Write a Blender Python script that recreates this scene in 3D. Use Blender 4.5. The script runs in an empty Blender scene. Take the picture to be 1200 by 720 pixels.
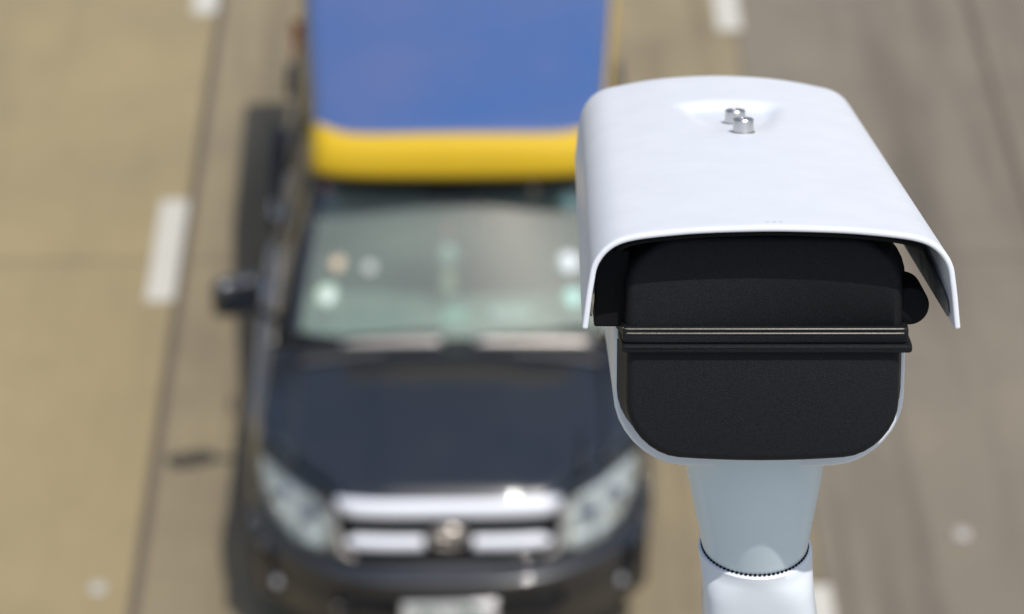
import bpy, math, random
from mathutils import Vector, Matrix
R = math.radians
random.seed(7)
S = bpy.context.scene
COL = S.collection

# ------------------------------------------------------------------ camera, sky, sun, exposure
PITCH, YAW = 32.0, -0.648
cd = bpy.data.cameras.new('camera'); cam = bpy.data.objects.new('camera', cd); COL.objects.link(cam)
cam.location = (0, 0, 9.7); cam.rotation_euler = (R(90 - PITCH), 0, R(YAW))
cd.lens = 112.5; cd.sensor_width = 36; cd.clip_start = 0.05; cd.clip_end = 3000
cd.dof.use_dof = True; cd.dof.focus_distance = 1.66; cd.dof.aperture_fstop = 9.4; cd.dof.aperture_blades = 0
S.camera = cam

SUNV = Vector((0.255, -0.32, 1.0)).normalized()
W = bpy.data.worlds.new('World'); S.world = W; W.use_nodes = True
wn = W.node_tree; bg = wn.nodes['Background']
sky = wn.nodes.new('ShaderNodeTexSky'); sky.sky_type = 'NISHITA'; sky.sun_disc = False
sky.sun_elevation = math.asin(SUNV.z); sky.sun_rotation = math.atan2(SUNV.x, SUNV.y)
sky.air_density = 1.0; sky.dust_density = 2.0; sky.ozone_density = 1.0
wn.links.new(sky.outputs[0], bg.inputs[0]); bg.inputs[1].default_value = 0.13
sd = bpy.data.lights.new('sun', 'SUN'); sd.energy = 3.2; sd.angle = R(0.53); sd.color = (1.0, 0.965, 0.91)
sun = bpy.data.objects.new('sun', sd); COL.objects.link(sun); sun.rotation_euler = SUNV.to_track_quat('Z', 'Y').to_euler()
sun.location = (3, -4, 14)
vs = S.view_settings; vs.view_transform = 'Standard'; vs.look = 'None'; vs.gamma = 1; vs.use_curve_mapping = False
vs.exposure = 0.0
S.render.engine = 'CYCLES'; S.cycles.use_denoising = True; S.cycles.sample_clamp_indirect = 8
S.cycles.max_bounces = 8; S.cycles.transparent_max_bounces = 12

# ------------------------------------------------------------------ materials
def mat(name, col, rough=.5, metal=0., coat=0., spec=.5, noise=None, bump=None, trans=0):
    m = bpy.data.materials.new(name); m.use_nodes = True
    nt = m.node_tree; b = nt.nodes['Principled BSDF']
    b.inputs['Base Color'].default_value = (*col, 1); b.inputs['Roughness'].default_value = rough
    b.inputs['Metallic'].default_value = metal; b.inputs['Coat Weight'].default_value = coat
    b.inputs['Coat Roughness'].default_value = .04; b.inputs['Specular IOR Level'].default_value = spec
    tc = nt.nodes.new('ShaderNodeTexCoord')
    if noise:                                   # (scale, amount, colour2)
        n = nt.nodes.new('ShaderNodeTexNoise'); n.inputs['Scale'].default_value = noise[0]; n.inputs['Detail'].default_value = 6
        n.inputs['Roughness'].default_value = .6
        nt.links.new(tc.outputs['Object'], n.inputs['Vector'])
        mr = nt.nodes.new('ShaderNodeMapRange'); mr.inputs[1].default_value = .35; mr.inputs[2].default_value = .7
        mr.inputs[3].default_value = 0; mr.inputs[4].default_value = noise[1]
        nt.links.new(n.outputs[0], mr.inputs[0])
        mx = nt.nodes.new('ShaderNodeMix'); mx.data_type = 'RGBA'
        mx.inputs[6].default_value = (*col, 1); mx.inputs[7].default_value = (*noise[2], 1)
        nt.links.new(mr.outputs[0], mx.inputs[0]); nt.links.new(mx.outputs[2], b.inputs['Base Color'])
    if bump:                                    # (scale, strength, distance)
        n = nt.nodes.new('ShaderNodeTexNoise'); n.inputs['Scale'].default_value = bump[0]; n.inputs['Detail'].default_value = 3
        nt.links.new(tc.outputs['Object'], n.inputs['Vector'])
        bp = nt.nodes.new('ShaderNodeBump'); bp.inputs['Strength'].default_value = bump[1]; bp.inputs['Distance'].default_value = bump[2]
        nt.links.new(n.outputs[0], bp.inputs['Height']); nt.links.new(bp.outputs[0], b.inputs['Normal'])
    return m

def glassmat(name, tint, refl=.08, sky_film=0.):
    m = bpy.data.materials.new(name); m.use_nodes = True; nt = m.node_tree; nt.nodes.clear()
    o = nt.nodes.new('ShaderNodeOutputMaterial'); t = nt.nodes.new('ShaderNodeBsdfTransparent'); g = nt.nodes.new('ShaderNodeBsdfGlossy')
    f = nt.nodes.new('ShaderNodeFresnel'); f.inputs[0].default_value = 1.52
    gb = nt.nodes.new('ShaderNodeNewGeometry'); im = nt.nodes.new('ShaderNodeMapRange')     # thin pane: same reflectance from both sides
    im.inputs[3].default_value = 1.52; im.inputs[4].default_value = 1 / 1.52
    nt.links.new(gb.outputs['Backfacing'], im.inputs[0]); nt.links.new(im.outputs[0], f.inputs[0])
    a = nt.nodes.new('ShaderNodeMath'); a.operation = 'ADD'; a.inputs[1].default_value = refl; a.use_clamp = True
    t.inputs[0].default_value = (*tint, 1); g.inputs['Roughness'].default_value = .03
    mx = nt.nodes.new('ShaderNodeMixShader')
    nt.links.new(f.outputs[0], a.inputs[0]); nt.links.new(a.outputs[0], mx.inputs[0])
    nt.links.new(t.outputs[0], mx.inputs[1]); nt.links.new(g.outputs[0], mx.inputs[2])
    d = nt.nodes.new('ShaderNodeBsdfDiffuse'); d.inputs[0].default_value = (.42, .50, .42, 1)   # pale diffuse film, sky reflection painted into the glass
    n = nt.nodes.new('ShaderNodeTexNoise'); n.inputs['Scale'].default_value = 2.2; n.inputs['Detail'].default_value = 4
    q = nt.nodes.new('ShaderNodeMapRange'); q.inputs[1].default_value = .3; q.inputs[2].default_value = .7; q.inputs[3].default_value = sky_film * .75; q.inputs[4].default_value = sky_film * 1.25
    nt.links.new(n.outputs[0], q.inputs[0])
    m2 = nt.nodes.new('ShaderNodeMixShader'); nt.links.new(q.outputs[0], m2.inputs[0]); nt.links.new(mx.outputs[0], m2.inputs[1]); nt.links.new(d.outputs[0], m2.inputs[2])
    nt.links.new(m2.outputs[0], o.inputs[0])
    return m

def roadmat(name, c1, c2, streak=.35):
    """worn concrete: broad stains, fine grain, rubber streaks running along the lane"""
    m = mat(name, c1, .85); nt = m.node_tree; b = nt.nodes['Principled BSDF']
    geo = nt.nodes.new('ShaderNodeNewGeometry')
    def noise(scale, vec=(1, 1, 1), detail=5):
        mp = nt.nodes.new('ShaderNodeMapping'); mp.inputs['Scale'].default_value = vec
        nt.links.new(geo.outputs['Position'], mp.inputs['Vector'])
        n = nt.nodes.new('ShaderNodeTexNoise'); n.inputs['Scale'].default_value = scale; n.inputs['Detail'].default_value = detail
        n.inputs['Roughness'].default_value = .65
        nt.links.new(mp.outputs[0], n.inputs['Vector']); return n.outputs[0]
    def mr(x, a, bb, c, d):
        k = nt.nodes.new('ShaderNodeMapRange')
        for i, v in enumerate((a, bb, c, d)): k.inputs[i + 1].default_value = v
        nt.links.new(x, k.inputs[0]); return k.outputs[0]
    def mix(fac, A, B, mode='MIX'):
        k = nt.nodes.new('ShaderNodeMix'); k.data_type = 'RGBA'; k.blend_type = mode
        nt.links.new(fac, k.inputs[0])
        for i, v in ((6, A), (7, B)):
            if isinstance(v, tuple): k.inputs[i].default_value = (*v, 1)
            else: nt.links.new(v, k.inputs[i])
        return k.outputs[2]
    base = mix(mr(noise(.9), .35, .65, 0, 1), c1, c2)
    base = mix(mr(noise(3.2, (1, .06, 1), 4), .48, .72, 0, streak), base, tuple(v * .45 for v in c2))
    base = mix(mr(noise(7, (1, .35, 1), 6), .5, .75, 0, .35), base, tuple(v * .7 for v in c1))
    base = mix(mr(noise(60, (1, 1, 1), 3), .4, .7, 0, .35), base, tuple(min(.6, v * 1.35) for v in c1))
    base = mix(mr(noise(14, (1, 1, 1), 2), .70, .76, 0, .6), base, tuple(v * .4 for v in c2))
    nt.links.new(base, b.inputs['Base Color'])
    bp = nt.nodes.new('ShaderNodeBump'); bp.inputs['Strength'].default_value = .4; bp.inputs['Distance'].default_value = .003
    nt.links.new(noise(90), bp.inputs['Height']); nt.links.new(bp.outputs[0], b.inputs['Normal'])
    return m

M = dict(
    road_l=roadmat('glow_warmed_concrete', (.315, .250, .132), (.262, .210, .115), .22),  # golden flare glow put into the left slab's colour
    road_c=roadmat('worn_concrete', (.275, .222, .130), (.20, .162, .106), .8),  # worn and streaked; base tone also carries some of the flare's warmth
    road_r=roadmat('grey_concrete', (.215, .184, .134), (.172, .146, .112), .8),
    joint=mat('joint_sealant', (.10, .082, .06), .9, noise=(8, .6, (.16, .13, .09))),
    line=mat('road_paint', (.60, .58, .51), .7, noise=(14, .6, (.45, .42, .36))),
    studm=mat('worn_stud', (.42, .40, .35), .7), stick_d=mat('faded_sticker', (.48, .52, .48), .6),
    ground=mat('verge', (.25, .22, .16), .95, noise=(.6, .7, (.16, .15, .1))),
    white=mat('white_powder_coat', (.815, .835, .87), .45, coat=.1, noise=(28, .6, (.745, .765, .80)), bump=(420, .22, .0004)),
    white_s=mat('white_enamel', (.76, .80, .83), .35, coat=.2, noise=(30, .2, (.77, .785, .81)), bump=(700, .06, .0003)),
    neckm=mat('sky_tinted_enamel', (.66, .765, .80), .35, coat=.2, noise=(30, .3, (.60, .70, .74)), bump=(700, .06, .0003)),  # bluish sky fill on the shaded neck painted into its enamel
    black=mat('black_textured_plastic', (.0035, .0042, .0055), .50, spec=.2, bump=(2600, .8, .0005), noise=(2200, .8, (.022, .022, .024))),
    edge=mat('ridge_highlight', (.10, .093, .08), .35, noise=(1800, 1, (.35, .32, .27))),  # sun highlight along the black ridges, painted as a lighter colour
    blackm=mat('matt_black', (.004, .004, .005), .7, spec=.2),
    shadem=mat('grey_skirt_shade', (.22, .215, .19), .8, noise=(60, .8, (.05, .048, .04))),
    seal=mat('rubber_seal', (.02, .02, .02), .5),
    steel=mat('stainless_steel', (.58, .57, .55), .30, 1., bump=(300, .1, .0003)),
    paint=mat('navy_truck_paint', (.018, .022, .029), .3, .2, coat=.8, noise=(3, .5, (.032, .034, .036))),
    dark=mat('dark_plastic', (.014, .014, .016), .5),
    chrome=mat('chrome', (.72, .73, .76), .20, 1.),
    refl=mat('lamp_reflector', (.92, .90, .82), .22, .2, noise=(15, .85, (.20, .17, .10)), bump=(26, .8, .02)),
    bright=mat('added_ledge_bright', (.86, .88, .93), .45, .1, coat=1),
    amber=mat('amber_lens', (.6, .22, .03), .2),
    red=mat('red_lens', (.5, .02, .015), .2, coat=.6),
    blue=mat('blue_canopy_paint', (.055, .118, .30), .42, coat=.15, noise=(1.3, .8, (.105, .138, .285))),
    yellow=mat('yellow_canopy_paint', (.66, .43, .014), .6, coat=.0, spec=.3, noise=(5, .4, (.62, .40, .03))),
    tyre=mat('tyre_rubber', (.018, .018, .018), .8),
    rim=mat('alloy', (.55, .55, .56), .3, .9),
    dash=mat('grey_dashboard', (.34, .37, .34), .8, noise=(5, .5, (.24, .27, .25))),
    seat=mat('seat_cloth', (.16, .165, .155), .9),
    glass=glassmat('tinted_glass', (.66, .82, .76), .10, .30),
    sideglass=glassmat('dark_tinted_glass', (.10, .12, .12), .06, .04),
    lens=glassmat('clear_lens', (.93, .95, .95), .03),
    plate=mat('plate_white', (.72, .72, .70), .5),
    green=mat('plate_green', (.03, .16, .08), .6),
    pale_w=mat('pale_white', (.78, .82, .85), .4), stick_g=mat('green_sticker', (.45, .62, .45), .5),
    stick_o=mat('beige_sticker', (.62, .48, .32), .5), stick_p=mat('pink_sticker', (.75, .32, .26), .5),
    mint_c=mat('mint_disc', (.50, .80, .70), .5),
    cloth_r=mat('red_cord', (.5, .06, .08), .7), cloth_y=mat('cream_tassel', (.72, .62, .42), .8),
    silver=mat('silver_cowl', (.50, .46, .42), .35, .5),
    conc=mat('parapet_concrete', (.33, .31, .28), .9, noise=(5, .6, (.25, .24, .21))),
)

# ------------------------------------------------------------------ mesh helpers
def mk(name, V, F, m, parent=None, smooth=True, angle=35):
    me = bpy.data.meshes.new(name); me.from_pydata([tuple(v) for v in V], [], F); me.update()
    me.materials.append(m if not isinstance(m, str) else M[m])
    o = bpy.data.objects.new(name, me); COL.objects.link(o)
    if parent: o.parent = parent
    if smooth:
        me.polygons.foreach_set('use_smooth', [True] * len(me.polygons))
        try: me.set_sharp_from_angle(angle=R(angle))
        except Exception: pass
    return o
def tag(o, label=None, cat=None, group=None, kind=None):
    for k, v in (('label', label), ('category', cat), ('group', group), ('kind', kind)):
        if v: o[k] = v
    return o
def empty(name, loc, rot=(0, 0, 0)):
    o = bpy.data.objects.new(name, None); COL.objects.link(o); o.location = loc; o.rotation_euler = rot; o.empty_display_size = .1
    return o
def bevel(o, w, n=3):
    b = o.modifiers.new('bevel', 'BEVEL'); b.width = w; b.segments = n; b.limit_method = 'ANGLE'; b.angle_limit = R(30); return o
def solid(o, t, off=0):
    s = o.modifiers.new('solid', 'SOLIDIFY'); s.thickness = t; s.offset = off; return o
def box(name, x0, x1, y0, y1, z0, z1, m, parent=None, bv=0, n=3):
    V = [(x, y, z) for x in (x0, x1) for y in (y0, y1) for z in (z0, z1)]
    F = [(0, 1, 3, 2), (4, 6, 7, 5), (0, 4, 5, 1), (2, 3, 7, 6), (0, 2, 6, 4), (1, 5, 7, 3)]
    o = mk(name, V, F, m, parent, smooth=bool(bv))
    if bv: bevel(o, bv, n)
    return o
def gridf(us, vs_, f):
    V = [f(u, v) for v in vs_ for u in us]; n = len(us)
    F = [(j * n + i, j * n + i + 1, (j + 1) * n + i + 1, (j + 1) * n + i) for j in range(len(vs_) - 1) for i in range(n - 1)]
    return V, F
def lin(a, b, n): return [a + (b - a) * i / (n - 1) for i in range(n)]
def loft(name, secs, m, parent=None, cap0=True, cap1=True, angle=35):
    n = len(secs[0]); V = [p for s in secs for p in s]; F = []
    for j in range(len(secs) - 1):
        for i in range(n):
            k = (i + 1) % n; F.append((j * n + i, j * n + k, (j + 1) * n + k, (j + 1) * n + i))
    if cap0: F.append(tuple(range(n))[::-1])
    if cap1: F.append(tuple((len(secs) - 1) * n + i for i in range(n)))
    return mk(name, V, F, m, parent, angle=angle)
def rrect(x0, x1, z0, z1, r, n=8, top_bow=0, bot_bow=0):
    """rounded outline, counter-clockwise; r = radii (top-left, top-right, bottom-right, bottom-left)"""
    P = []
    for cx, cz, rr, a0 in ((x1 - r[1], z1 - r[1], r[1], 0), (x0 + r[0], z1 - r[0], r[0], 90), (x0 + r[3], z0 + r[3], r[3], 180), (x1 - r[2], z0 + r[2], r[2], 270)):
        if a0 in (90,): # straight top run before this corner, subdivided so it can bow
            a, b = P[-1], (cx, z1)
            P += [(a[0] + (b[0] - a[0]) * t / 8, a[1] + (b[1] - a[1]) * t / 8) for t in range(1, 8)]
        if a0 == 270:
            a, b = P[-1], (cx, z0)
            P += [(a[0] + (b[0] - a[0]) * t / 8, a[1] + (b[1] - a[1]) * t / 8) for t in range(1, 8)]
        for k in range(n + 1):
            t = R(a0 + 90 * k / n); P.append((cx + rr * math.cos(t), cz + rr * math.sin(t)))
    zm = (z0 + z1) / 2; xm = (x0 + x1) / 2; hw = (x1 - x0) / 2
    out = []
    for x, z in P:
        u = (x - xm) / hw; w = 1 - u * u
        z += top_bow * w * max(0, (z - zm) / (z1 - zm)) - bot_bow * w * max(0, (zm - z) / (zm - z0))
        out.append((x, z))
    return out
def lathe(name, prof, m, parent=None, n=48, loc=(0, 0, 0), axis='Z', angle=35, caps=True):
    """prof: (radius, height) pairs"""
    secs = []
    for r, h in prof:
        s = []
        for i in range(n):
            a = 2 * math.pi * i / n; c, d = r * math.cos(a), r * math.sin(a)
            if axis == 'Z': p = (c, d, h)
            elif axis == 'Y': p = (c, h, d)
            else: p = (h, c, d)
            s.append((p[0] + loc[0], p[1] + loc[1], p[2] + loc[2]))
        secs.append(s)
    return loft(name, secs, m, parent, caps, caps, angle=angle)
def tube(name, pts, r, m, parent=None, n=12):
    secs = []; pts = [Vector(p) for p in pts]; up = Vector((0.13, .21, .97)).normalized()
    for i, p in enumerate(pts):
        d = (pts[min(i + 1, len(pts) - 1)] - pts[max(i - 1, 0)]).normalized()
        a = d.cross(up).normalized(); b = d.cross(a)
        rr = r[i] if isinstance(r, (list, tuple)) else r
        secs.append([p + a * rr * math.cos(2 * math.pi * k / n) + b * rr * math.sin(2 * math.pi * k / n) for k in range(n)])
    return loft(name, secs, m, parent)
def sstep(a, b, x):
    t = max(0, min(1, (x - a) / (b - a))); return t * t * (3 - 2 * t)
def interp(pts, x):
    for (a, fa), (b, fb) in zip(pts, pts[1:]):
        if x <= b: return fa + (fb - fa) * max(0, (x - a) / (b - a))
    return pts[-1][1]

# ------------------------------------------------------------------ ground and road
def sheet(name, x0, x1, y0, y1, z, m, parent=None):
    return mk(name, [(x0, y0, z), (x1, y0, z), (x1, y1, z), (x0, y1, z)], [(0, 1, 2, 3)], m, parent, smooth=False)
tag(sheet('ground', -900, 900, -900, 1800, -.10, 'ground'), kind='structure')
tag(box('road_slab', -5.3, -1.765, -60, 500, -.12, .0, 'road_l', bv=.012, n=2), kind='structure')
tag(box('road_slab', -1.715, 1.70, -60, 500, -.12, .0, 'road_c', bv=.012, n=2), kind='structure')
tag(box('road_slab', 1.71, 3.265, -60, 500, -.12, .0, 'road_r', bv=.006, n=2), kind='structure')
tag(box('road_slab', 3.31, 7.1, -60, 500, -.12, .0, 'road_r', bv=.012, n=2), kind='structure')
for x0, x1 in ((-1.765, -1.715), (1.70, 1.71), (3.265, 3.31)):
    tag(box('road_joint', x0 - .002, x1 + .002, -60, 500, -.11, -.004, 'joint'), kind='structure')
for y in (16.05, 28, 40):          # transverse saw cuts
    for x0, x1 in ((-5.3, -1.77), (-1.71, 1.70), (1.71, 3.26), (3.32, 7.1)):
        tag(sheet('saw_cut', x0, x1, y - .008, y + .008, .0025, 'joint'), kind='structure')
def dash(x, y0, y1, w=.165):
    N = 14; V = []; F = []      # ribbed thermoplastic: a slab with low cross bars
    def b(ya, yb, z):
        k = len(V); V.extend([(x - w / 2, ya, .002), (x + w / 2, ya, .002), (x + w / 2, yb, .002), (x - w / 2, yb, .002),
                              (x - w / 2, ya, z), (x + w / 2, ya, z), (x + w / 2, yb, z), (x - w / 2, yb, z)])
        F.extend([(k + 4, k + 5, k + 6, k + 7), (k, k + 1, k + 5, k + 4), (k + 1, k + 2, k + 6, k + 5), (k + 2, k + 3, k + 7, k + 6), (k + 3, k, k + 4, k + 7)])
    b(y0, y1, .006)
    for i in range(N):
        ya = y0 + (y1 - y0) * (i + .25) / N; b(ya, ya + (y1 - y0) / N * .5, .010)
    return tag(mk('lane_marking', V, F, 'line', smooth=False), kind='structure')
for x, a, b_ in ((-1.845, 15.60, 16.76), (-1.845, 19.25, 20.4), (-1.845, 10.3, 11.5), (1.66, 18.97, 20.2), (1.66, 11.7, 12.86), (1.66, 15.3, 16.5), (-1.845, 22.9, 24.1), (1.66, 22.6, 23.8), (-1.845, 26.5, 27.7), (1.66, 26.2, 27.4)):
    dash(x, a, b_)
def stud(x, y, label):
    o = empty('road_stud', (x, y, 0)); tag(o, label, 'road stud')
    secs = [[(px * k, py * k, z) for px, py in rrect(-.04, .04, -.04, .04, (.015,) * 4, 3)] for k, z in ((1, .001), (1, .008), (.72, .020), (.6, .021))]
    loft('stud_body', secs, 'studm', o)
    box('reflector', -.025, .025, -.0395, -.032, .008, .017, 'pale_w', o, .001, 1)
    return o
stud(-1.93, 12.88, 'small pale road stud left of the dark road joint near the bottom edge')
stud(2.46, 13.29, 'faint round road stud on the grey lane right of the camera neck')

# ------------------------------------------------------------------ footbridge edge that carries the camera (below the frame)
deck = tag(box('footbridge_deck', -8, 8, -1.6, 1.95, 7.05, 7.30, 'conc', bv=.02), 'concrete footbridge deck across the road under the camera', 'footbridge')
par = tag(box('bridge_parapet', -8, 8, 1.55, 1.75, 7.302, 8.22, 'conc', bv=.02), 'low concrete parapet on the footbridge edge below the camera', 'parapet')

# ------------------------------------------------------------------ surveillance camera
cr = Matrix.Rotation(R(YAW), 4, 'Z') @ Matrix.Rotation(R(90 - PITCH), 4, 'X')
O = Vector((0, 0, 9.7)) + cr.to_3x3() @ Vector((.1306, .0375, -1.6))
TILT = 18.2
cctv = empty('surveillance_camera', (round(O.x, 4), round(O.y, 4), round(O.z, 4)), (R(-TILT), 0, R(YAW)))
tag(cctv, 'white surveillance camera housing with black end cap and sunshield, sharp in the foreground', 'security camera')
L = .465
SEC = [(0, 0), (.018, -.0003), (.036, -.0010), (.050, -.0021), (.062, -.0034), (.070, -.0047), (.0765, -.0066), (.0815, -.0096), (.0853, -.0137), (.0880, -.0190), (.0893, -.026), (.0905, -.034), (.0915, -.0425), (.0925, -.0505)]
def pocket(u, a):
    ab = .352 - 6 * u * u
    d = .0046 * sstep(.235, .33, a) * (1 - sstep(ab - .010, ab + .012, a))
    wid = .017 + .011 * sstep(.25, .35, a)
    return d * (1 - sstep(wid - .006, wid + .006, abs(u)))
def shield_pt(s, a):
    # s = signed arc parameter -1..1 over the section
    t = abs(s) * (len(SEC) - 1); i = min(int(t), len(SEC) - 2); f = t - i
    p0 = SEC[max(i - 1, 0)] if i > 0 else (-SEC[1][0], SEC[1][1]); p1 = SEC[i]; p2 = SEC[i + 1]; p3 = SEC[min(i + 2, len(SEC) - 1)]
    def cr_(a0, a1, a2, a3): return .5 * (2 * a1 + (a2 - a0) * f + (2 * a0 - 5 * a1 + 4 * a2 - a3) * f * f + (3 * a1 - a0 - 3 * a2 + a3) * f ** 3)
    x = cr_(p0[0], p1[0], p2[0], p3[0]); z = cr_(p0[1], p1[1], p2[1], p3[1])
    k = 1 - .055 * (a / L); x *= k * (1 if s >= 0 else -1)
    # far end rolls down a little
    z -= .8 * (a / L) * (.0034 * min(1, abs(x) / .062) ** 2) + .003 * sstep(L - .03, L, a) ** 2
    z -= pocket(x, a)
    return (x, a, z)
us = lin(-1, 1, 121); av = sorted(set([round(v, 5) for v in lin(0, L, 70)] + [round(v, 5) for v in lin(.24, .39, 60)]))
V, F = gridf(us, av, shield_pt)
sh = mk('sunshield', V, F, 'white', cctv, angle=60); solid(sh, .0030, -1 if False else 1)
bv = sh.modifiers.new('bevel', 'BEVEL'); bv.width = .0013; bv.segments = 3; bv.limit_method = 'ANGLE'; bv.angle_limit = R(60)
# dark liner and side rail under the shield
V, F = gridf(lin(-.84, .80, 41), lin(.012, L - .01, 12), lambda s, a: (lambda p: (p[0] * .97, p[1], p[2] - .0035))(shield_pt(s * .62, a)))
solid(mk('inner_liner', V, F, 'blackm', cctv), .002)
box('side_rail', -.0885, -.070, .034, .12, -.0575, -.0165, 'blackm', cctv, .0012, 2)
for sx in (-1, 1):      # grey sheets that paint the shade inside the skirts
    def shadep(u, v):
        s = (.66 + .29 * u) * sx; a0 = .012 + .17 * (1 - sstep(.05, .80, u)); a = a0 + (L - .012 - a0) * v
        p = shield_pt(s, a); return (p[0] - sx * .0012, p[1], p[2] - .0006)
    V, F = gridf(lin(0, 1, 22), lin(0, 1, 24), shadep); solid(mk('skirt_shade', V, F, 'shadem', cctv), .0012)
box('mounting_spacer', -.02, .024, .22, .39, -.013, -.0075, 'blackm', cctv, .001, 2)
for a, u in ((.300, .0012), (.2555, .0028)):
    zt = .0030 + shield_pt(0, a)[2]
    bt = lathe('bolt', [(.0034, -.006), (.0034, -.001), (.0058, -.001), (.0060, .0), (.0060, .0072), (.0055, .0080), (.0036, .0080), (.0033, .0074), (.0032, .0052)], 'steel', sh, 32, (u, a, zt + .0002), angle=25)
    lathe('washer', [(.0030, 0), (.0070, 0), (.0070, .0009), (.0030, .0009)], 'steel', sh, 32, (u, a, zt - .0004))
for k, u in enumerate((-.0022, .0012, .0044)):      # shallow nicks near the edge
    x_, a_, z_ = shield_pt(0, .010); box('edge_nick', u - .0010, u + .0010, a_ - .0006, a_ + .0006, z_ + .0025, z_ + .00308, 'stick_d', sh)
# white lower shell
def outl(x0, x1, z0, z1, r, a, **k): return [(x, a, z) for x, z in rrect(x0, x1, z0, z1, r, **k)]
secs = []
for a, g in ((.050, -.0030), (.0505, -.0014), (.052, -.0004), (.055, 0), (.20, .0005), (.40, 0), (.425, -.004), (.436, -.012)):
    secs.append(outl(-.0775 - g, .0748 + g, -.1338 - g, -.052 + g, (.002, .002, .035 + g / 2, .035 + g / 2), a, bot_bow=.0050))
loft('housing_shell', secs, 'white_s', cctv)
loft('upper_housing', [outl(-.0765 - g, .0735 + g, -.0515, -.013 + g, (.026, .026, .001, .001), a) for a, g in ((.054, -.001), (.056, 0), (.41, 0), (.425, -.006))], 'blackm', cctv)
lathe('lens_bezel', [(.034, .430), (.036, .434), (.036, .448), (.030, .450), (.028, .440)], 'blackm', cctv, 40, (-.0035, 0, -.072), 'Y')
# black end cap: lid, flange, lower box
C0 = -.0018
def capsec(a, g, kind):
    w = 1 + .055 * sstep(.03, .052, a)
    if kind == 'lid': h = .0706 * w + g; return outl(C0 - h, C0 + h, -.0625, -.0085 + g, (.027 + g, .027 + g, .0004, .0004), a, top_bow=.0022)
    h = .0702 * w + g; return outl(C0 - h, C0 + h, -.1220 - g, -.0680, (.0004, .0004, .0275 + g, .0275 + g), a, bot_bow=.0045)
def cap(kind):
    return [capsec(a, g, kind) for a, g in ((.0215, -.0042), (.0217, -.0030), (.0224, -.0016), (.0236, -.0006), (.0255, 0), (.035, .0004), (.053, .0006))]
lid = loft('end_cap_lid', cap('lid'), 'black', cctv, angle=50)
low = loft('end_cap_base', cap('low'), 'black', cctv, angle=50)
fl = loft('end_cap_flange', [outl(C0 - .0728 - g, C0 + .0755 + g, -.0672 - g * .8, -.0628 + g * .8, (.0016,) * 4, a, n=4) for a, g in ((.0175, -.0012), (.0178, -.0004), (.0186, .0), (.022, .0003), (.0545, .0010))], 'black', cctv)
loft('lid_skirt', [outl(C0 - .0722 - g, C0 + .0735 + g, -.0622 - g * .3, -.0538 + g * .5, (.0018,) * 4, a, n=4) for a, g in ((.0190, -.0012), (.0193, -.0004), (.0200, .0), (.023, .0003), (.0545, .0012))], 'black', lid)
for z, r in ((-.0548, .00042), (-.0571, .00042)):
    tube('ridge', [(C0 - .0722, .0215, z), (C0 - .0712, .0196, z), (C0 - .068, .0188, z), (C0, .0187, z), (C0 + .0685, .0188, z), (C0 + .0724, .0196, z), (C0 + .0735, .0215, z)], r, 'edge', lid, 10)
lathe('hinge_knob', [(.0040, .028), (.0080, .028), (.0096, .0288), (.0102, .0305), (.0102, .064), (.0090, .066)], 'blackm', cctv, 40, (.0730, 0, -.0452), 'Y')
# neck and arm (upright)
neck0 = (.0020, .1046, -.1974)
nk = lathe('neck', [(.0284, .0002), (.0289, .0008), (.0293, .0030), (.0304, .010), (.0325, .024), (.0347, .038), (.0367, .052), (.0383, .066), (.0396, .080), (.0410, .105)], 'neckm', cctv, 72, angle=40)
for v in nk.data.vertices: v.co.x -= .045 * v.co.z
nk.location = neck0; nk.rotation_euler = (R(TILT), 0, 0)
V = []; F = []
for i in range(72):          # fine serration of the tilt joint
    a0 = 2 * math.pi * (i + .15) / 72; a1 = 2 * math.pi * (i + .62) / 72; k = len(V)
    for z in (-.0003, .0007):
        for r in (.0268, .0296):
            for aa in (a0, a1): V.append((r * math.cos(aa), r * math.sin(aa), z))
    F += [(k, k + 1, k + 3, k + 2), (k + 4, k + 6, k + 7, k + 5), (k, k + 4, k + 5, k + 1), (k + 2, k + 3, k + 7, k + 6), (k, k + 2, k + 6, k + 4), (k + 1, k + 5, k + 7, k + 3)]
sr = mk('serrated_joint', V, F, 'blackm', nk, smooth=False)
def supe(hw, hd, e, z, dy=0, n=72):
    P = []; dx = .10 * max(0, -z) if z > -.1 else .010
    for i in range(n):
        t = 2 * math.pi * i / n; c, s = math.cos(t), math.sin(t)
        P.append((dx + hw * math.copysign(abs(c) ** (2 / e), c), dy + hd * math.copysign(abs(s) ** (2 / e), s), z))
    return P
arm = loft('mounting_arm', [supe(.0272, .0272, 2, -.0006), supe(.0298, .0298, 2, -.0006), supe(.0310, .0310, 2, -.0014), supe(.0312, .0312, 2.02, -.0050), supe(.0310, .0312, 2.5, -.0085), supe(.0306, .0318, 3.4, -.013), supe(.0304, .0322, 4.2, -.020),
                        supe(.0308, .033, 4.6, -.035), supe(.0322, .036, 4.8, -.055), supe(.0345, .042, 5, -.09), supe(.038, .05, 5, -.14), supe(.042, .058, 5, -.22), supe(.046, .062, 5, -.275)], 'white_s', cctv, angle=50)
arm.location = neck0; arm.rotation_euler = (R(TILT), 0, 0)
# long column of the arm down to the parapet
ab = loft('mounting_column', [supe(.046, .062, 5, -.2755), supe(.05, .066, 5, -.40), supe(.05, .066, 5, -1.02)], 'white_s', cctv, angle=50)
ab.location = neck0; ab.rotation_euler = (R(TILT), 0, 0)

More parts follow.
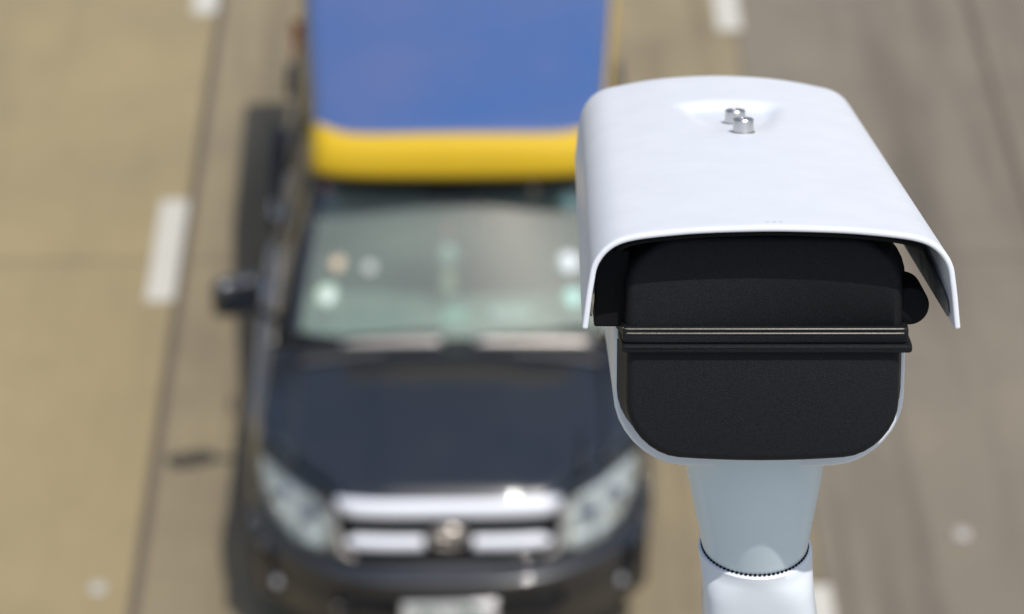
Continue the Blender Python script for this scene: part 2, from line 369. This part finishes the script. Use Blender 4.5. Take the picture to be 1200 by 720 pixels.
# ------------------------------------------------------------------ pickup truck
TX, TY = -.160, 12.09
T = empty('pickup_truck', (TX, TY, 0)); T.scale = (1.025, 1, 1)
tag(T, 'dark navy pickup truck with chrome grille carrying a blue and yellow canopy', 'pickup truck')
HW = .915
def plan(t):      # half width of the body along its length
    return interp([(0, .66), (.06, .74), (.14, .81), (.26, .865), (.42, .895), (.65, HW), (3.0, HW), (5.1, HW - .01)], t)
def front(x, z):  # front surface (distance back from the bumper tip) of the grille / lamp level
    return .085 + .40 * abs(x / .92) ** 4.2 + .22 * (z - .62) + .36 * max(0, z - .66) * sstep(.50, .90, abs(x)) + .45 * max(0, z - .66) * sstep(.46, .60, abs(x))
def hood_z(x, t):
    q = (t - .1) / 1.2; c = .945 + .27 * q - .08 * q * q
    return c - .045 * abs(x / .75) ** 2.2 - .012 * sstep(.28, .40, abs(x)) + .0
# --- sides with wheel arches
AR = [(.98, .43), (4.02, .43)]
def zbot(t):
    z = .42 if t > .35 else .36
    for c, r in AR:
        if abs(t - c) < r: z = max(z, .36 + math.sqrt(r * r - (t - c) ** 2))
    return z
def shoulder(t): return interp([(.3, .60), (.45, .66), (.58, .72), (.68, .80), (.78, .955), (1.0, 1.0), (1.35, 1.05), (3.2, 1.06), (3.25, 1.08), (5.1, 1.08)], t)
ts = sorted(set(lin(.30, 5.08, 110) + [.55, .551, 1.409, 1.41, 3.59, 3.591, 4.45, 4.449]))
for sx in (-1, 1):
    def side(v, t):
        zb, zs = zbot(t), shoulder(t); z = zb + (zs - zb) * v
        w = plan(t); w -= .035 * max(0, (.62 - z) / .3); w -= .05 * max(0, (z - .80) / .28) ** 2
        for c, r in AR:
            d = math.hypot(t - c, z - .36); w += .035 * (1 - sstep(r, r + .16, d))
        return (sx * w, t, z)
    V, F = gridf(lin(0, 1, 16), ts, side)
    if sx < 0: F = [f[::-1] for f in F]
    solid(mk('body_side', V, F, 'paint', T), .02, -1 * sx)
    # fender top beside the hood
    def fend(u, v):
        xx = .905 + (.735 - .905) * u; t = front(xx, .90) + .045; t += (1.36 - t) * v
        a = side(1, max(t, .30)); x = abs(a[0]) + (.735 - abs(a[0])) * u; zh = hood_z(.735, t) - .03 * (1 - sstep(0, .12, v))
        return (sx * x, t, min(a[2], .93 + .3 * v) + (zh - min(a[2], .93 + .3 * v)) * sstep(0, 1, u) - .004 * sstep(.7, 1, u))
    V, F = gridf(lin(0, 1, 10), lin(0, 1, 18), fend)
    solid(mk('fender_top', V, F, 'paint', T), .01, -1)
# --- hood
def hoodp(u, v):
    x = .732 * u; tf = front(x, .93) + .045 + .02 * abs(u) ** 4; t = tf + (1.24 + .0 - .05 * u * u - tf) * v
    z = hood_z(x, t) - .035 * (1 - sstep(0, .10, v)) ** 2
    return (x, t, z)
V, F = gridf(lin(-1, 1, 41), [0, .015, .03, .05, .08, .11, .15] + lin(.2, 1, 20), hoodp)
hood = mk('hood', V, F, 'paint', T, angle=50); solid(hood, .015, -1)
# --- grille
def fr(x, z, d=0): return (x, front(x, z) + d, z)
def fpanel(name, x0, x1, zt, zb, m, parent, depth=.02, d=0, nx=25, nz=5, bow=0):
    """panel following the curved nose; zt, zb are functions of x; d > 0 lies deeper"""
    V, F = gridf(lin(x0, x1, nx), lin(0, 1, nz), lambda x, v: fr(x, zb(x) + (zt(x) - zb(x)) * v, d - bow * math.sin(math.pi * v)))
    return solid(mk(name, V, F, m, parent, angle=50), depth, -1)
gr = empty('grille', (0, 0, 0)); gr.parent = T
fpanel('grille_mesh', -.50, .50, lambda x: .92, lambda x: .66, 'dark', gr, .01, .05)
V = []; F = []
for i in range(34):
    x = -.49 + .98 * i / 33; k = len(V); y = front(x, .8) + .03
    V += [(x - .004, y, .68), (x + .004, y, .68), (x + .004, y + .03, .915), (x - .004, y + .03, .915)]; F.append((k, k + 1, k + 2, k + 3))
solid(mk('grille_bars', V, F, 'dark', gr, smooth=False), .006)
def bar(name, z0, z1, x0, x1, off, m, rr):
    secs = []
    for x in lin(x0, x1, 31):
        e = 1 - sstep(max(abs(x0), abs(x1)) - .05, max(abs(x0), abs(x1)) + .004, abs(x)) * .75
        zc, hz = (z0 + z1) / 2, (z1 - z0) / 2 * e
        secs.append([(x, front(x, zc) + off + .30 * hz * math.sin(a) - rr * math.cos(a), zc + hz * math.sin(a) + .0) for a in [2 * math.pi * k / 20 for k in range(20)]])
    return loft(name, secs, m, gr)
bar('chrome_bar', .872, .952, -.520, .520, .03, 'bright', .024)
bar('chrome_bar', .722, .784, -.47, -.115, .015, 'bright', .022)
bar('chrome_bar', .722, .784, .115, .47, .015, 'bright', .022)
for sx in (-1, 1):
    tube('grille_side', [fr(sx * .535, .88, .0), fr(sx * .525, .80, -.004), fr(sx * .495, .70, -.002), fr(sx * .44, .675, 0)], [.016, .018, .016, .012], 'silver', gr)
tube('grille_bottom', [fr(x, .672, .0) for x in lin(-.45, .45, 13)], .012, 'dark', gr)
# oval badge of three interlocked rings
em = empty('badge', (0, .01, .096)); em.parent = T; em.scale = (.88, 1, .88)
y0 = front(0, .80) - .035
def ring(name, rx, rz, cz, w, y, par):
    V = []; F = []; n = 40
    for i in range(n):
        a = 2 * math.pi * i / n
        for k in range(6):
            b = 2 * math.pi * k / 6; V.append(((rx + w * math.cos(b)) * math.cos(a), y + w * .7 * math.sin(b), cz + (rz + w * math.cos(b)) * math.sin(a)))
    for i in range(n):
        for k in range(6): F.append((i * 6 + k, i * 6 + (k + 1) % 6, ((i + 1) % n) * 6 + (k + 1) % 6, ((i + 1) % n) * 6 + k))
    return mk(name, V, F, 'silver', par)
loft('badge_plate', [[(.105 * k * math.cos(a), y0 + d, .80 + .072 * k * math.sin(a)) for a in [2 * math.pi * i / 36 for i in range(36)]] for k, d in ((1.0, .04), (1.0, .018), (.9, .012), (.3, .008))], 'dark', em)
ring('badge_ring', .095, .063, .80, .010, y0 + .006, em); ring('badge_ring', .034, .058, .80, .008, y0 + .002, em); ring('badge_ring', .070, .024, .832, .008, y0, em)
# --- headlights
for sx in (-1, 1):
    hl = empty('headlight', (0, 0, 0)); hl.parent = T
    zt = lambda x: interp([(.52, .875), (.62, .890), (.75, .900), (.88, .900), (.9, .885)], abs(x))
    zb = lambda x: interp([(.50, .695), (.60, .668), (.72, .675), (.82, .715), (.885, .79), (.9, .83)], abs(x))
    fpanel('reflector', sx * .525, sx * .885, zt, zb, 'refl', hl, .008, .022, 21, 7)
    fpanel('lens', sx * .515, sx * .895, zt, zb, 'lens', hl, .006, -.003, 25, 9, .018)
    for cx, cz, r in ((.625, .775, .066), (.765, .80, .052)):
        y = front(cx, cz) + .008
        lathe('lamp_bowl', [(r * .25, .035), (r * .6, .026), (r * .9, .005), (r, -.010), (r * 1.06, -.010), (r * 1.06, .04)], 'chrome', hl, 28, (sx * cx, y, cz), 'Y')
        lathe('bulb', [(.004, .03), (.012, .02), (.015, .0), (.010, -.012), (.002, -.014)], 'pale_w', hl, 16, (sx * cx, y, cz), 'Y')
    for z in (.72, .80, .872):      # up-facing ledges added to brighten the lamps in the sun
        xa = interp([(.69, .56), (.84, .60), (.9, .66)], z) if z > .70 else .56; xb = interp([(.69, .70), (.74, .80), (.80, .855), (.9, .875)], z)
        V, F = gridf(lin(xa, xb, 14), [0, 1], lambda x, v: (sx * x, front(x, z) + .004 + .045 * v, z + .006 * v))
        if sx < 0: F = [f[::-1] for f in F]
        solid(mk('added_bright_ledge', V, F, 'bright', hl), .003)
    fpanel('indicator', sx * .825, sx * .878, lambda x: .885, lambda x: .82, 'amber', hl, .006, .03, 5, 4)
    # painted fill round the lamp, on the outer corner
    fpanel('corner_panel', sx * .50, sx * .895, lambda x: zb(x) + .004, lambda x: .62, 'paint', T, .01, .004, 21, 5)
    fpanel('corner_panel', sx * .515, sx * .895, lambda x: zt(x) + .05 * (1 if abs(x) > .5 else 1), lambda x: zt(x) - .004, 'paint', T, .01, .010, 21, 5)
    V, F = gridf(lin(0, 1, 8), lin(.62, .94, 8), lambda u, z: (sx * (.893 + .012 * u), front(.895, z) + .01 + u * .25, z))
    if sx < 0: F = [f[::-1] for f in F]
    solid(mk('corner_panel', V, F, 'paint', T), .01)
# --- bumper
def bump(x, z):
    y = .0 + .42 * abs(x / .92) ** 2.9
    y += .10 * sstep(.60, .665, z) + .035 * (1 - sstep(.26, .45, z)); y -= .012 * sstep(.54, .60, z) * (1 - sstep(.60, .66, z))
    ink = sstep(.40, .415, z) * (1 - sstep(.50, .515, z)) * (1 - sstep(.50, .53, abs(x)))
    return y + .05 * ink
V, F = gridf(lin(-.925, .925, 81), lin(.24, .675, 60), lambda x, z: (x, bump(x, z) + (.0), z + .012 * abs(x / .9) ** 2))
bmp = mk('front_bumper', V, F, 'paint', T, angle=60); solid(bmp, .02, -1)
for sx in (-1, 1):
    V, F = gridf(lin(0, 1, 6), lin(.26, .665, 10), lambda u, z: (sx * (.925 - .012 * u), bump(.925, z) + u * .25, z + .0126))
    if sx > 0: F = [f[::-1] for f in F]
    solid(mk('bumper_end', V, F, 'paint', bmp), .02)
    fg = empty('fog_lamp', (sx * .80, bump(.80, .42) + .0, .425)); fg.parent = T
    lathe('bezel', [(.045, .03), (.062, .02), (.066, -.014), (.055, -.02), (.050, -.004)], 'dark', fg, 30, (0, 0, 0), 'Y')
    lathe('lens', [(.001, -.004), (.03, -.002), (.046, .003), (.046, .02)][::-1], 'bright', fg, 30, (0, -.002, 0), 'Y')
box('lower_intake', -.49, .49, .035, .05, .405, .51, 'dark', T)
box('skid_lip', -.45, .45, .07, .13, .20, .245, 'dark', T, .015, 2)
for z in (.43, .455, .48): box('intake_slat', -.49, .49, .012, .034, z - .005, z + .005, 'dark', T, .002, 1)
pl = empty('number_plate', (0, -.018, .425)); pl.parent = T
box('plate_blank', -.215, .215, 0, .008, -.075, .075, 'plate', pl, .006, 2)
box('plate_frame', -.222, .222, .0085, .016, -.082, .082, 'chrome', pl, .006, 2)
def stroke(pts, w=.008):
    V = []; F = []
    for (xa, za), (xb, zb_) in zip(pts, pts[1:]):
        d = Vector((xb - xa, 0, zb_ - za)); q = Vector((-d.z, 0, d.x)).normalized() * w; k = len(V)
        for sgn, (px, pz) in ((1, (xa, za)), (-1, (xa, za)), (-1, (xb, zb_)), (1, (xb, zb_))): V.append((px + q.x * sgn, -.0016, pz + q.z * sgn))
        F.append((k, k + 1, k + 2, k + 3))
    return V, F
V = []; F = []
for pts in ([(-.15, .045), (-.11, .045), (-.11, -.01), (-.15, -.01)], [(-.08, .045), (-.055, .045)], [(-.08, .01), (-.04, .01)], [(.02, .045), (.06, .045), (.06, -.01)], [(.085, -.01), (.085, .045), (.12, .045), (.12, -.01)], [(.15, .04), (.15, -.01)]):
    v, f = stroke(pts); F += [tuple(i + len(V) for i in q) for q in f]; V += v
V += [(-.17, -.0016, -.040), (.17, -.0016, -.040), (.17, -.0016, -.034), (-.17, -.0016, -.034)]
F.append((len(V) - 4, len(V) - 3, len(V) - 2, len(V) - 1))
solid(mk('plate_lettering', V, F, 'green', pl, smooth=False), .001)
# --- wheels
for t, sx in ((.98, -1), (.98, 1), (4.02, -1), (4.02, 1)):
    wh = empty('wheel', (sx * .80, t, .36)); wh.parent = T
    lathe('tyre', [(.22, -.115), (.33, -.118), (.352, -.10), (.36, -.06), (.36, .06), (.352, .10), (.33, .118), (.22, .115)], 'tyre', wh, 48, (0, 0, 0), 'X', caps=False)
    lathe('rim', [(.02, sx * .085), (.07, sx * .09), (.09, sx * .06), (.19, sx * .07), (.215, sx * .112), (.228, sx * .112), (.228, -sx * .10)][::(1 if sx > 0 else -1)], 'rim', wh, 40, (0, 0, 0), 'X')
# --- chassis pan so nothing shows through
box('underbody', -.80, .80, .55, 4.95, .34, .46, 'dark', T, .02, 2)
V, F = gridf(lin(-.72, .72, 3), lin(.35, 1.25, 4), lambda x, t: (x, t, .62)); mk('engine_bay', V, F, 'dark', T)
# --- cowl, wipers
cowl = gridf(lin(-.76, .76, 25), lin(0, 1, 4), lambda x, v: (x, 1.215 - .05 * (x / .75) ** 2 + .11 * v + .10 * (x / .77) ** 2 * v, 1.118 - .04 * abs(x / .75) ** 2 + .012 * v))
solid(mk('cowl', *cowl, 'dark', T), .01)
# --- windshield
WB, WT = (1.30, 1.110), (1.90, 1.655)      # (t, z) bottom and top on the centre line
def wsp(u, v, d=0):
    hw = .755 + (.645 - .755) * v; x = hw * u + .02
    t = WB[0] + (WT[0] - WB[0]) * v + .14 * u * u - .003 * math.sin(math.pi * v)
    z = WB[1] + (WT[1] - WB[1]) * v - .02 * u * u * v + .005 * math.sin(math.pi * v)
    n = Vector((0, -.71, .70)); return (x, t + n.y * d, z + n.z * d)
V, F = gridf(lin(-1, 1, 25), lin(0, 1, 10), lambda u, v: wsp(u, v))
ws = mk('windshield', V, F, 'glass', T)
# frame round the glass
V, F = gridf(lin(-1, 1, 25), [0, 1], lambda u, v: (lambda p: (p[0], p[1], p[2]))(wsp(u, .955 + .045 * v, .004)))
solid(mk('header_band', V, F, 'dark', ws), .003)
for sx in (-1, 1):
    pts = [wsp(sx * 1.02, v, .0) for v in lin(-.03, 1.02, 9)]
    secs = []
    for p in pts:
        x, t, z = p; secs.append([(x - sx * .022, t - .012, z + .012), (x + sx * .03, t + .0, z + .012), (x + sx * .055, t + .05, z - .01), (x + sx * .02, t + .06, z - .04), (x - sx * .022, t + .02, z - .03)])
    if sx > 0: secs = [s[::-1] for s in secs]
    bevel(loft('windshield_pillar', secs, 'paint', T, angle=20), .006, 2)
# stickers on the left of the screen, pale and mint discs on the right
def screen_disc(u, v, r, m, name='screen_disc'):
    p = wsp(u, v, .004); ax = Vector((0, .70, .71)); V = [Vector(p)]; n = 20
    for i in range(n):
        a = 2 * math.pi * i / n; V.append(Vector(p) + Vector((1, 0, 0)) * r * math.cos(a) + ax * r * math.sin(a))
    return solid(mk(name, V, [(0, 1 + i, 1 + (i + 1) % n) for i in range(n)], m, ws, smooth=False), .0015)
screen_disc(-.84, .26, .055, 'stick_g'); screen_disc(-.835, .25, .028, 'pale_w'); screen_disc(-.80, .47, .036, 'stick_o'); screen_disc(-.58, .47, .030, 'stick_d')
screen_disc(-.955, .955, .022, 'stick_p'); screen_disc(.86, .86, .045, 'mint_c'); screen_disc(.80, .47, .05, 'pale_w'); screen_disc(.80, .24, .045, 'mint_c'); screen_disc(.60, .97, .03, 'stick_o')
# wipers: pale covers and dark arms lying on the cowl
for x0, x1, y in ((-.52, -.04, 0), (.12, .70, 0)):
    wp = empty('wiper', (0, 0, 0)); wp.parent = T
    f = lambda x, d: wsp(x / .78, .0 + .015, d)
    V, F = gridf(lin(x0, x1, 12), [0, 1], lambda x, v: (x, 1.262 - .0 + .035 * (x / .75) ** 2 + .05 * v, 1.137 - .03 * (x / .75) ** 2 + .022 * v))
    solid(mk('wiper_cover', V, F, 'silver', wp), .006)
    tube('wiper_arm', [(x0, 1.30, 1.15), ((x0 + x1) / 2, 1.31, 1.168), (x1, 1.34 + .05 * (x1 / .75) ** 2, 1.165)], .009, 'dark', wp, 8)
    tube('wiper_blade', [f(x0, .018), f((x0 + x1) / 2, .018), f(x1, .018)], .007, 'dark', wp, 8)
# --- cab: roof, doors' upper frames, side glass
def roofp(u, v):
    hw = .665 + .02 * v; t = 1.90 + 1.35 * v + .13 * u * u * (1 - v); return (hw * u, t, 1.665 + .075 * math.sin(math.pi * min(1, .15 + v * .6)) - .06 * abs(u) ** 3)
V, F = gridf(lin(-1, 1, 21), lin(0, 1, 14), roofp); solid(mk('cab_roof', V, F, 'paint', T), .02, -1)
for sx in (-1, 1):
    top = lambda t: (.675 + .012 * (t > 2.4), 1.615)
    def sidef(t, v):
        xb, zb_ = plan(t) - .05, 1.055; xt, zt_ = .68, interp([(1.45, 1.14), (2.03, 1.62), (3.2, 1.63)], t)
        return (sx * (xb + (xt - xb) * (zt_ > 1.5 and v or v * (zt_ - 1.055) / .57)), t, zb_ + (zt_ - zb_) * v)
    V, F = gridf(lin(1.50, 2.32, 16), lin(.06, .92, 6), sidef)
    mk('side_window', V, F, 'sideglass', T)
    V, F = gridf(lin(2.40, 3.12, 12), lin(.06, .92, 6), sidef); mk('side_window', V, F, 'sideglass', T)
    for a, b_ in ((2.325, 2.395), (3.125, 3.26)):
        V, F = gridf([a, b_], lin(0, 1, 6), sidef); solid(mk('door_pillar', V, F, 'paint', T), .03)
    V, F = gridf(lin(1.42, 3.26, 30), lin(-.03, .06, 3), sidef); solid(mk('window_sill', V, F, 'silver', T), .012)
    V, F = gridf(lin(1.95, 3.26, 20), lin(.92, 1.03, 3), sidef); solid(mk('roof_rail', V, F, 'paint', T), .025)
    for t in (2.15, 2.95):
        tube('door_handle', [(sx * (HW + .00), t - .08, .94), (sx * (HW + .03), t - .06, .945), (sx * (HW + .03), t + .06, .945), (sx * (HW + .0), t + .08, .94)], .011, 'chrome', T, 8)
    # mirror
    mi = empty('side_mirror', (0, 0, 0)); mi.parent = T
    tube('mirror_stalk', [(sx * .86, 1.58, 1.10), (sx * .95, 1.55, 1.17), (sx * 1.02, 1.53, 1.22)], .022, 'dark', mi, 10)
    secs = []
    for k, dy in ((.55, -.055), (.85, -.045), (1, -.02), (1, .02), (.94, .03)):
        secs.append([(sx * 1.035 + (.118 * k) * px, 1.52 + dy + .03 * px * sx * -1, 1.275 + .105 * k * pz) for px, pz in rrect(-1, 1, -1, 1, (.45,) * 4, 5)])
    loft('mirror_shell', secs, 'paint', mi)
    loft('mirror_glass', [[(sx * 1.035 + .092 * px, 1.553 + dy - .03 * px * sx, 1.275 + .082 * pz) for px, pz in rrect(-1, 1, -1, 1, (.45,) * 4, 5)] for dy in (0, .004)], 'chrome', mi)
    # side step
    st = tube('side_step', [(sx * .84, 1.50, .42), (sx * .97, 1.56, .40), (sx * .985, 1.7, .40), (sx * .985, 3.3, .40), (sx * .97, 3.44, .40), (sx * .84, 3.5, .42)], .035, 'silver', T, 12)
# rear wall of the cab
box('cab_back', -.68, .68, 3.22, 3.25, .5, 1.66, 'paint', T, .01, 1)
# --- interior
V, F = gridf(lin(-.77, .77, 25), lin(0, 1, 8), lambda x, v: (x, 1.40 + .10 * (x / .77) ** 2 + .55 * v * (1 - .15 * (x / .77) ** 2), 1.085 - .05 * v ** 2 + .02 * math.exp(-((x + .37) / .18) ** 2) * v - .25 * sstep(.85, 1, v)))
solid(mk('dashboard', V, F, 'dash', T), .02, -1)
for x, y, sx_, sy, m in ((.30, 1.62, .10, .05, 'pale_w'), (.02, 1.60, .06, .05, 'mint_c')):
    box('dashboard_box', x - sx_, x + sx_, y - sy, y + sy, 1.08, 1.11, m, T, .01, 2)
for sx in (-1, 1):
    se = empty('seat', (sx * .37, 2.35, .55)); se.parent = T
    box('seat_cushion', -.25, .25, -.28, .25, 0, .16, 'seat', se, .06, 4)
    bk = box('seat_back', -.25, .25, 0, .14, 0, .60, 'seat', se, .055, 4); bk.location = (0, .20, .12); bk.rotation_euler = (R(-14), 0, 0)
    hd = box('headrest', -.13, .13, 0, .10, 0, .18, 'seat', se, .04, 4); hd.location = (0, .36, .74); hd.rotation_euler = (R(-12), 0, 0)
V = []; F = []
n = 36
for i in range(n):
    a = 2 * math.pi * i / n
    for k in range(6):
        b = 2 * math.pi * k / 6; r = .18 + .014 * math.cos(b); d = .014 * math.sin(b)
        V.append((-.37 + r * math.cos(a), 2.02 + r * math.sin(a) * .42 + d * .9, .99 + r * math.sin(a) * .90 - d * .42))
for i in range(n):
    for k in range(6): F.append((i * 6 + k, i * 6 + (k + 1) % 6, ((i + 1) % n) * 6 + (k + 1) % 6, ((i + 1) % n) * 6 + k))
sw = mk('steering_wheel', V, F, 'dark', T); box('wheel_hub', -.55, -.19, 2.005, 2.03, .955, 1.0, 'dark', sw, .01, 2)
box('cabin_floor', -.80, .80, 1.35, 3.2, .47, .52, 'seat', T)
rv = box('rear_view_mirror', -.115, .105, 1.87, 1.90, 1.50, 1.565, 'dark', T, .02, 3)
# charm hanging from the mirror
ch = empty('hanging_charm', (-.008, 1.76, 1.5)); ch.scale = (1.4, 1.4, 1.2); ch.parent = T
tube('charm_cord', [(0, .05, .0), (0, .0, -.03), (0, -.02, -.16)], .010, 'cloth_r', ch, 8)
loft('charm_bead', [[(.034 * k * math.cos(a), -.03 + .02 * k * math.sin(a), -.10 + dz) for a in [2 * math.pi * i / 20 for i in range(20)]] for k, dz in ((.2, .05), (.8, .035), (1, 0), (.8, -.035), (.2, -.05))], 'pale_w', ch)
loft('charm_tassel', [[(.022 * k * math.cos(a), -.03 + .022 * k * math.sin(a), dz) for a in [2 * math.pi * i / 16 for i in range(16)]] for k, dz in ((.3, -.16), (1, -.18), (1.2, -.27), (.9, -.28))], 'cloth_y', ch)
# corner pole
tube('corner_pole', [(.61, .40, .97), (.612, .39, 1.08), (.615, .38, 1.20)], [.014, .010, .008], 'dark', T, 10)

# --- load bed
box('bed_floor', -.80, .80, 3.27, 5.05, .62, .66, 'dark', T)
tg = box('tailgate', -.84, .84, 5.06, 5.10, .60, 1.07, 'paint', T, .012, 2)
box('tailgate_handle', -.09, .09, 5.101, 5.125, .92, .98, 'chrome', tg, .008, 2)
rb = box('rear_step_bumper', -1.0, 1.0, 5.12, 5.38, .44, .58, 'dark', T, .03, 3)
for sx in (-1, 1):
    box('tail_lamp', sx * .905 - .035, sx * .905 + .035, 5.09, 5.13, .72, .98, 'red', T, .01, 2)
    box('mud_flap', sx * .88 - .12, sx * .88 + .12, 4.56, 4.575, .14, .50, 'dark', T, .004, 1)
    V, F = gridf(lin(0, 1, 5), lin(-1, 1, 25), lambda u, a: (sx * (.89 + .115 * u), 4.02 + .47 * math.sin(a * 1.35), .36 + .47 * math.cos(a * 1.35) - .02 * u))
    solid(mk('wheel_flare', V, F, 'dark', T), .012)
# --- canopy
cn = empty('canopy', (.045, .0, .0)); cn.parent = T; cn.scale = (.965, 1, 1.012)
def cw(t): return interp([(1.70, .715), (2.2, .745), (2.9, .80), (3.6, .85), (5.2, .865)], t)
def ct(t): return interp([(1.70, 1.90), (1.95, 2.0), (2.3, 2.045), (3.2, 2.11), (4.4, 2.14), (5.2, 2.13)], t)
def cfront(u): return 1.76 + .03 * u ** 2 + .13 * u ** 8
def canp(u, v):
    """u across roof and down the sides (-1..1), v along"""
    s = abs(u); sg = 1 if u >= 0 else -1
    t0 = cfront(min(1, s / .8)) + .115; t = t0 + (5.22 - t0) * v
    w, h = cw(t), ct(t)
    if s < .72: x = w * (s / .72) * .90; z = h - .035 * (s / .72) ** 2
    elif s < .86:
        a = (s - .72) / .14 * math.pi / 2; x = w * (.90 + .10 * math.sin(a)); z = h - .035 - w * .10 * (1 - math.cos(a))
    else: x = w; z = h - .035 - w * .10 - (s - .86) / .14 * .13
    return (sg * x, t, z)
V, F = gridf(lin(-1, 1, 73), [0, .004, .01, .02] + lin(.04, 1, 30), canp)
solid(mk('canopy_roof', V, F, 'blue', cn, angle=50), .012, -1)
# yellow front lip: stands over the cab roof, leaning forward
def lip(u, v):
    s = abs(u); sg = 1 if u >= 0 else -1
    top = canp(u * .90, 0)
    x = top[0] * (1 + .0 * v); tf = cfront(min(1, s))
    k = math.sin(v * math.pi / 2)
    z = top[2] + .003 - (top[2] - 1.775 + .0 * s) * (1 - math.cos(v * math.pi / 2)) * 1.0
    return (x, top[1] - .002 - (top[1] - tf) * k - .0 * v, z)
V, F = gridf(lin(-1, 1, 49), lin(0, 1, 12), lip)
solid(mk('canopy_lip', V, F, 'yellow', cn, angle=60), .014, 1)
V, F = gridf(lin(-.9, .9, 21), [0, 1], lambda u, v: (cw(1.8) * u * .95, cfront(abs(u)) + .02 + .35 * v, 1.778)); solid(mk('canopy_soffit', V, F, 'dark', cn), .01)
for sx in (-1, 1):
    # blue side above yellow rim, over the bed
    V, F = gridf(lin(1.98, 5.20, 30), lin(0, 1, 5), lambda t, v: (sx * (cw(t) + .002 + .008 * v), t, ct(t) - .035 - cw(t) * .10 - .10 - .12 * v))
    solid(mk('canopy_rim', V, F, 'yellow', cn), .018)
    V, F = gridf(lin(3.30, 5.18, 12), lin(0, 1, 5), lambda t, v: (sx * (cw(t) - .01 + .025 * v), t, ct(t) - .30 - v * (ct(t) - .30 - 1.09)))
    solid(mk('canopy_side', V, F, 'blue', cn), .012)
    for t in (3.32, 4.25, 5.17):
        tube('canopy_post', [(sx * .85, t, 1.05), (sx * .845, t, 1.5), (sx * (cw(t) - .03), t, 2.0)], .022, 'silver', cn, 8)
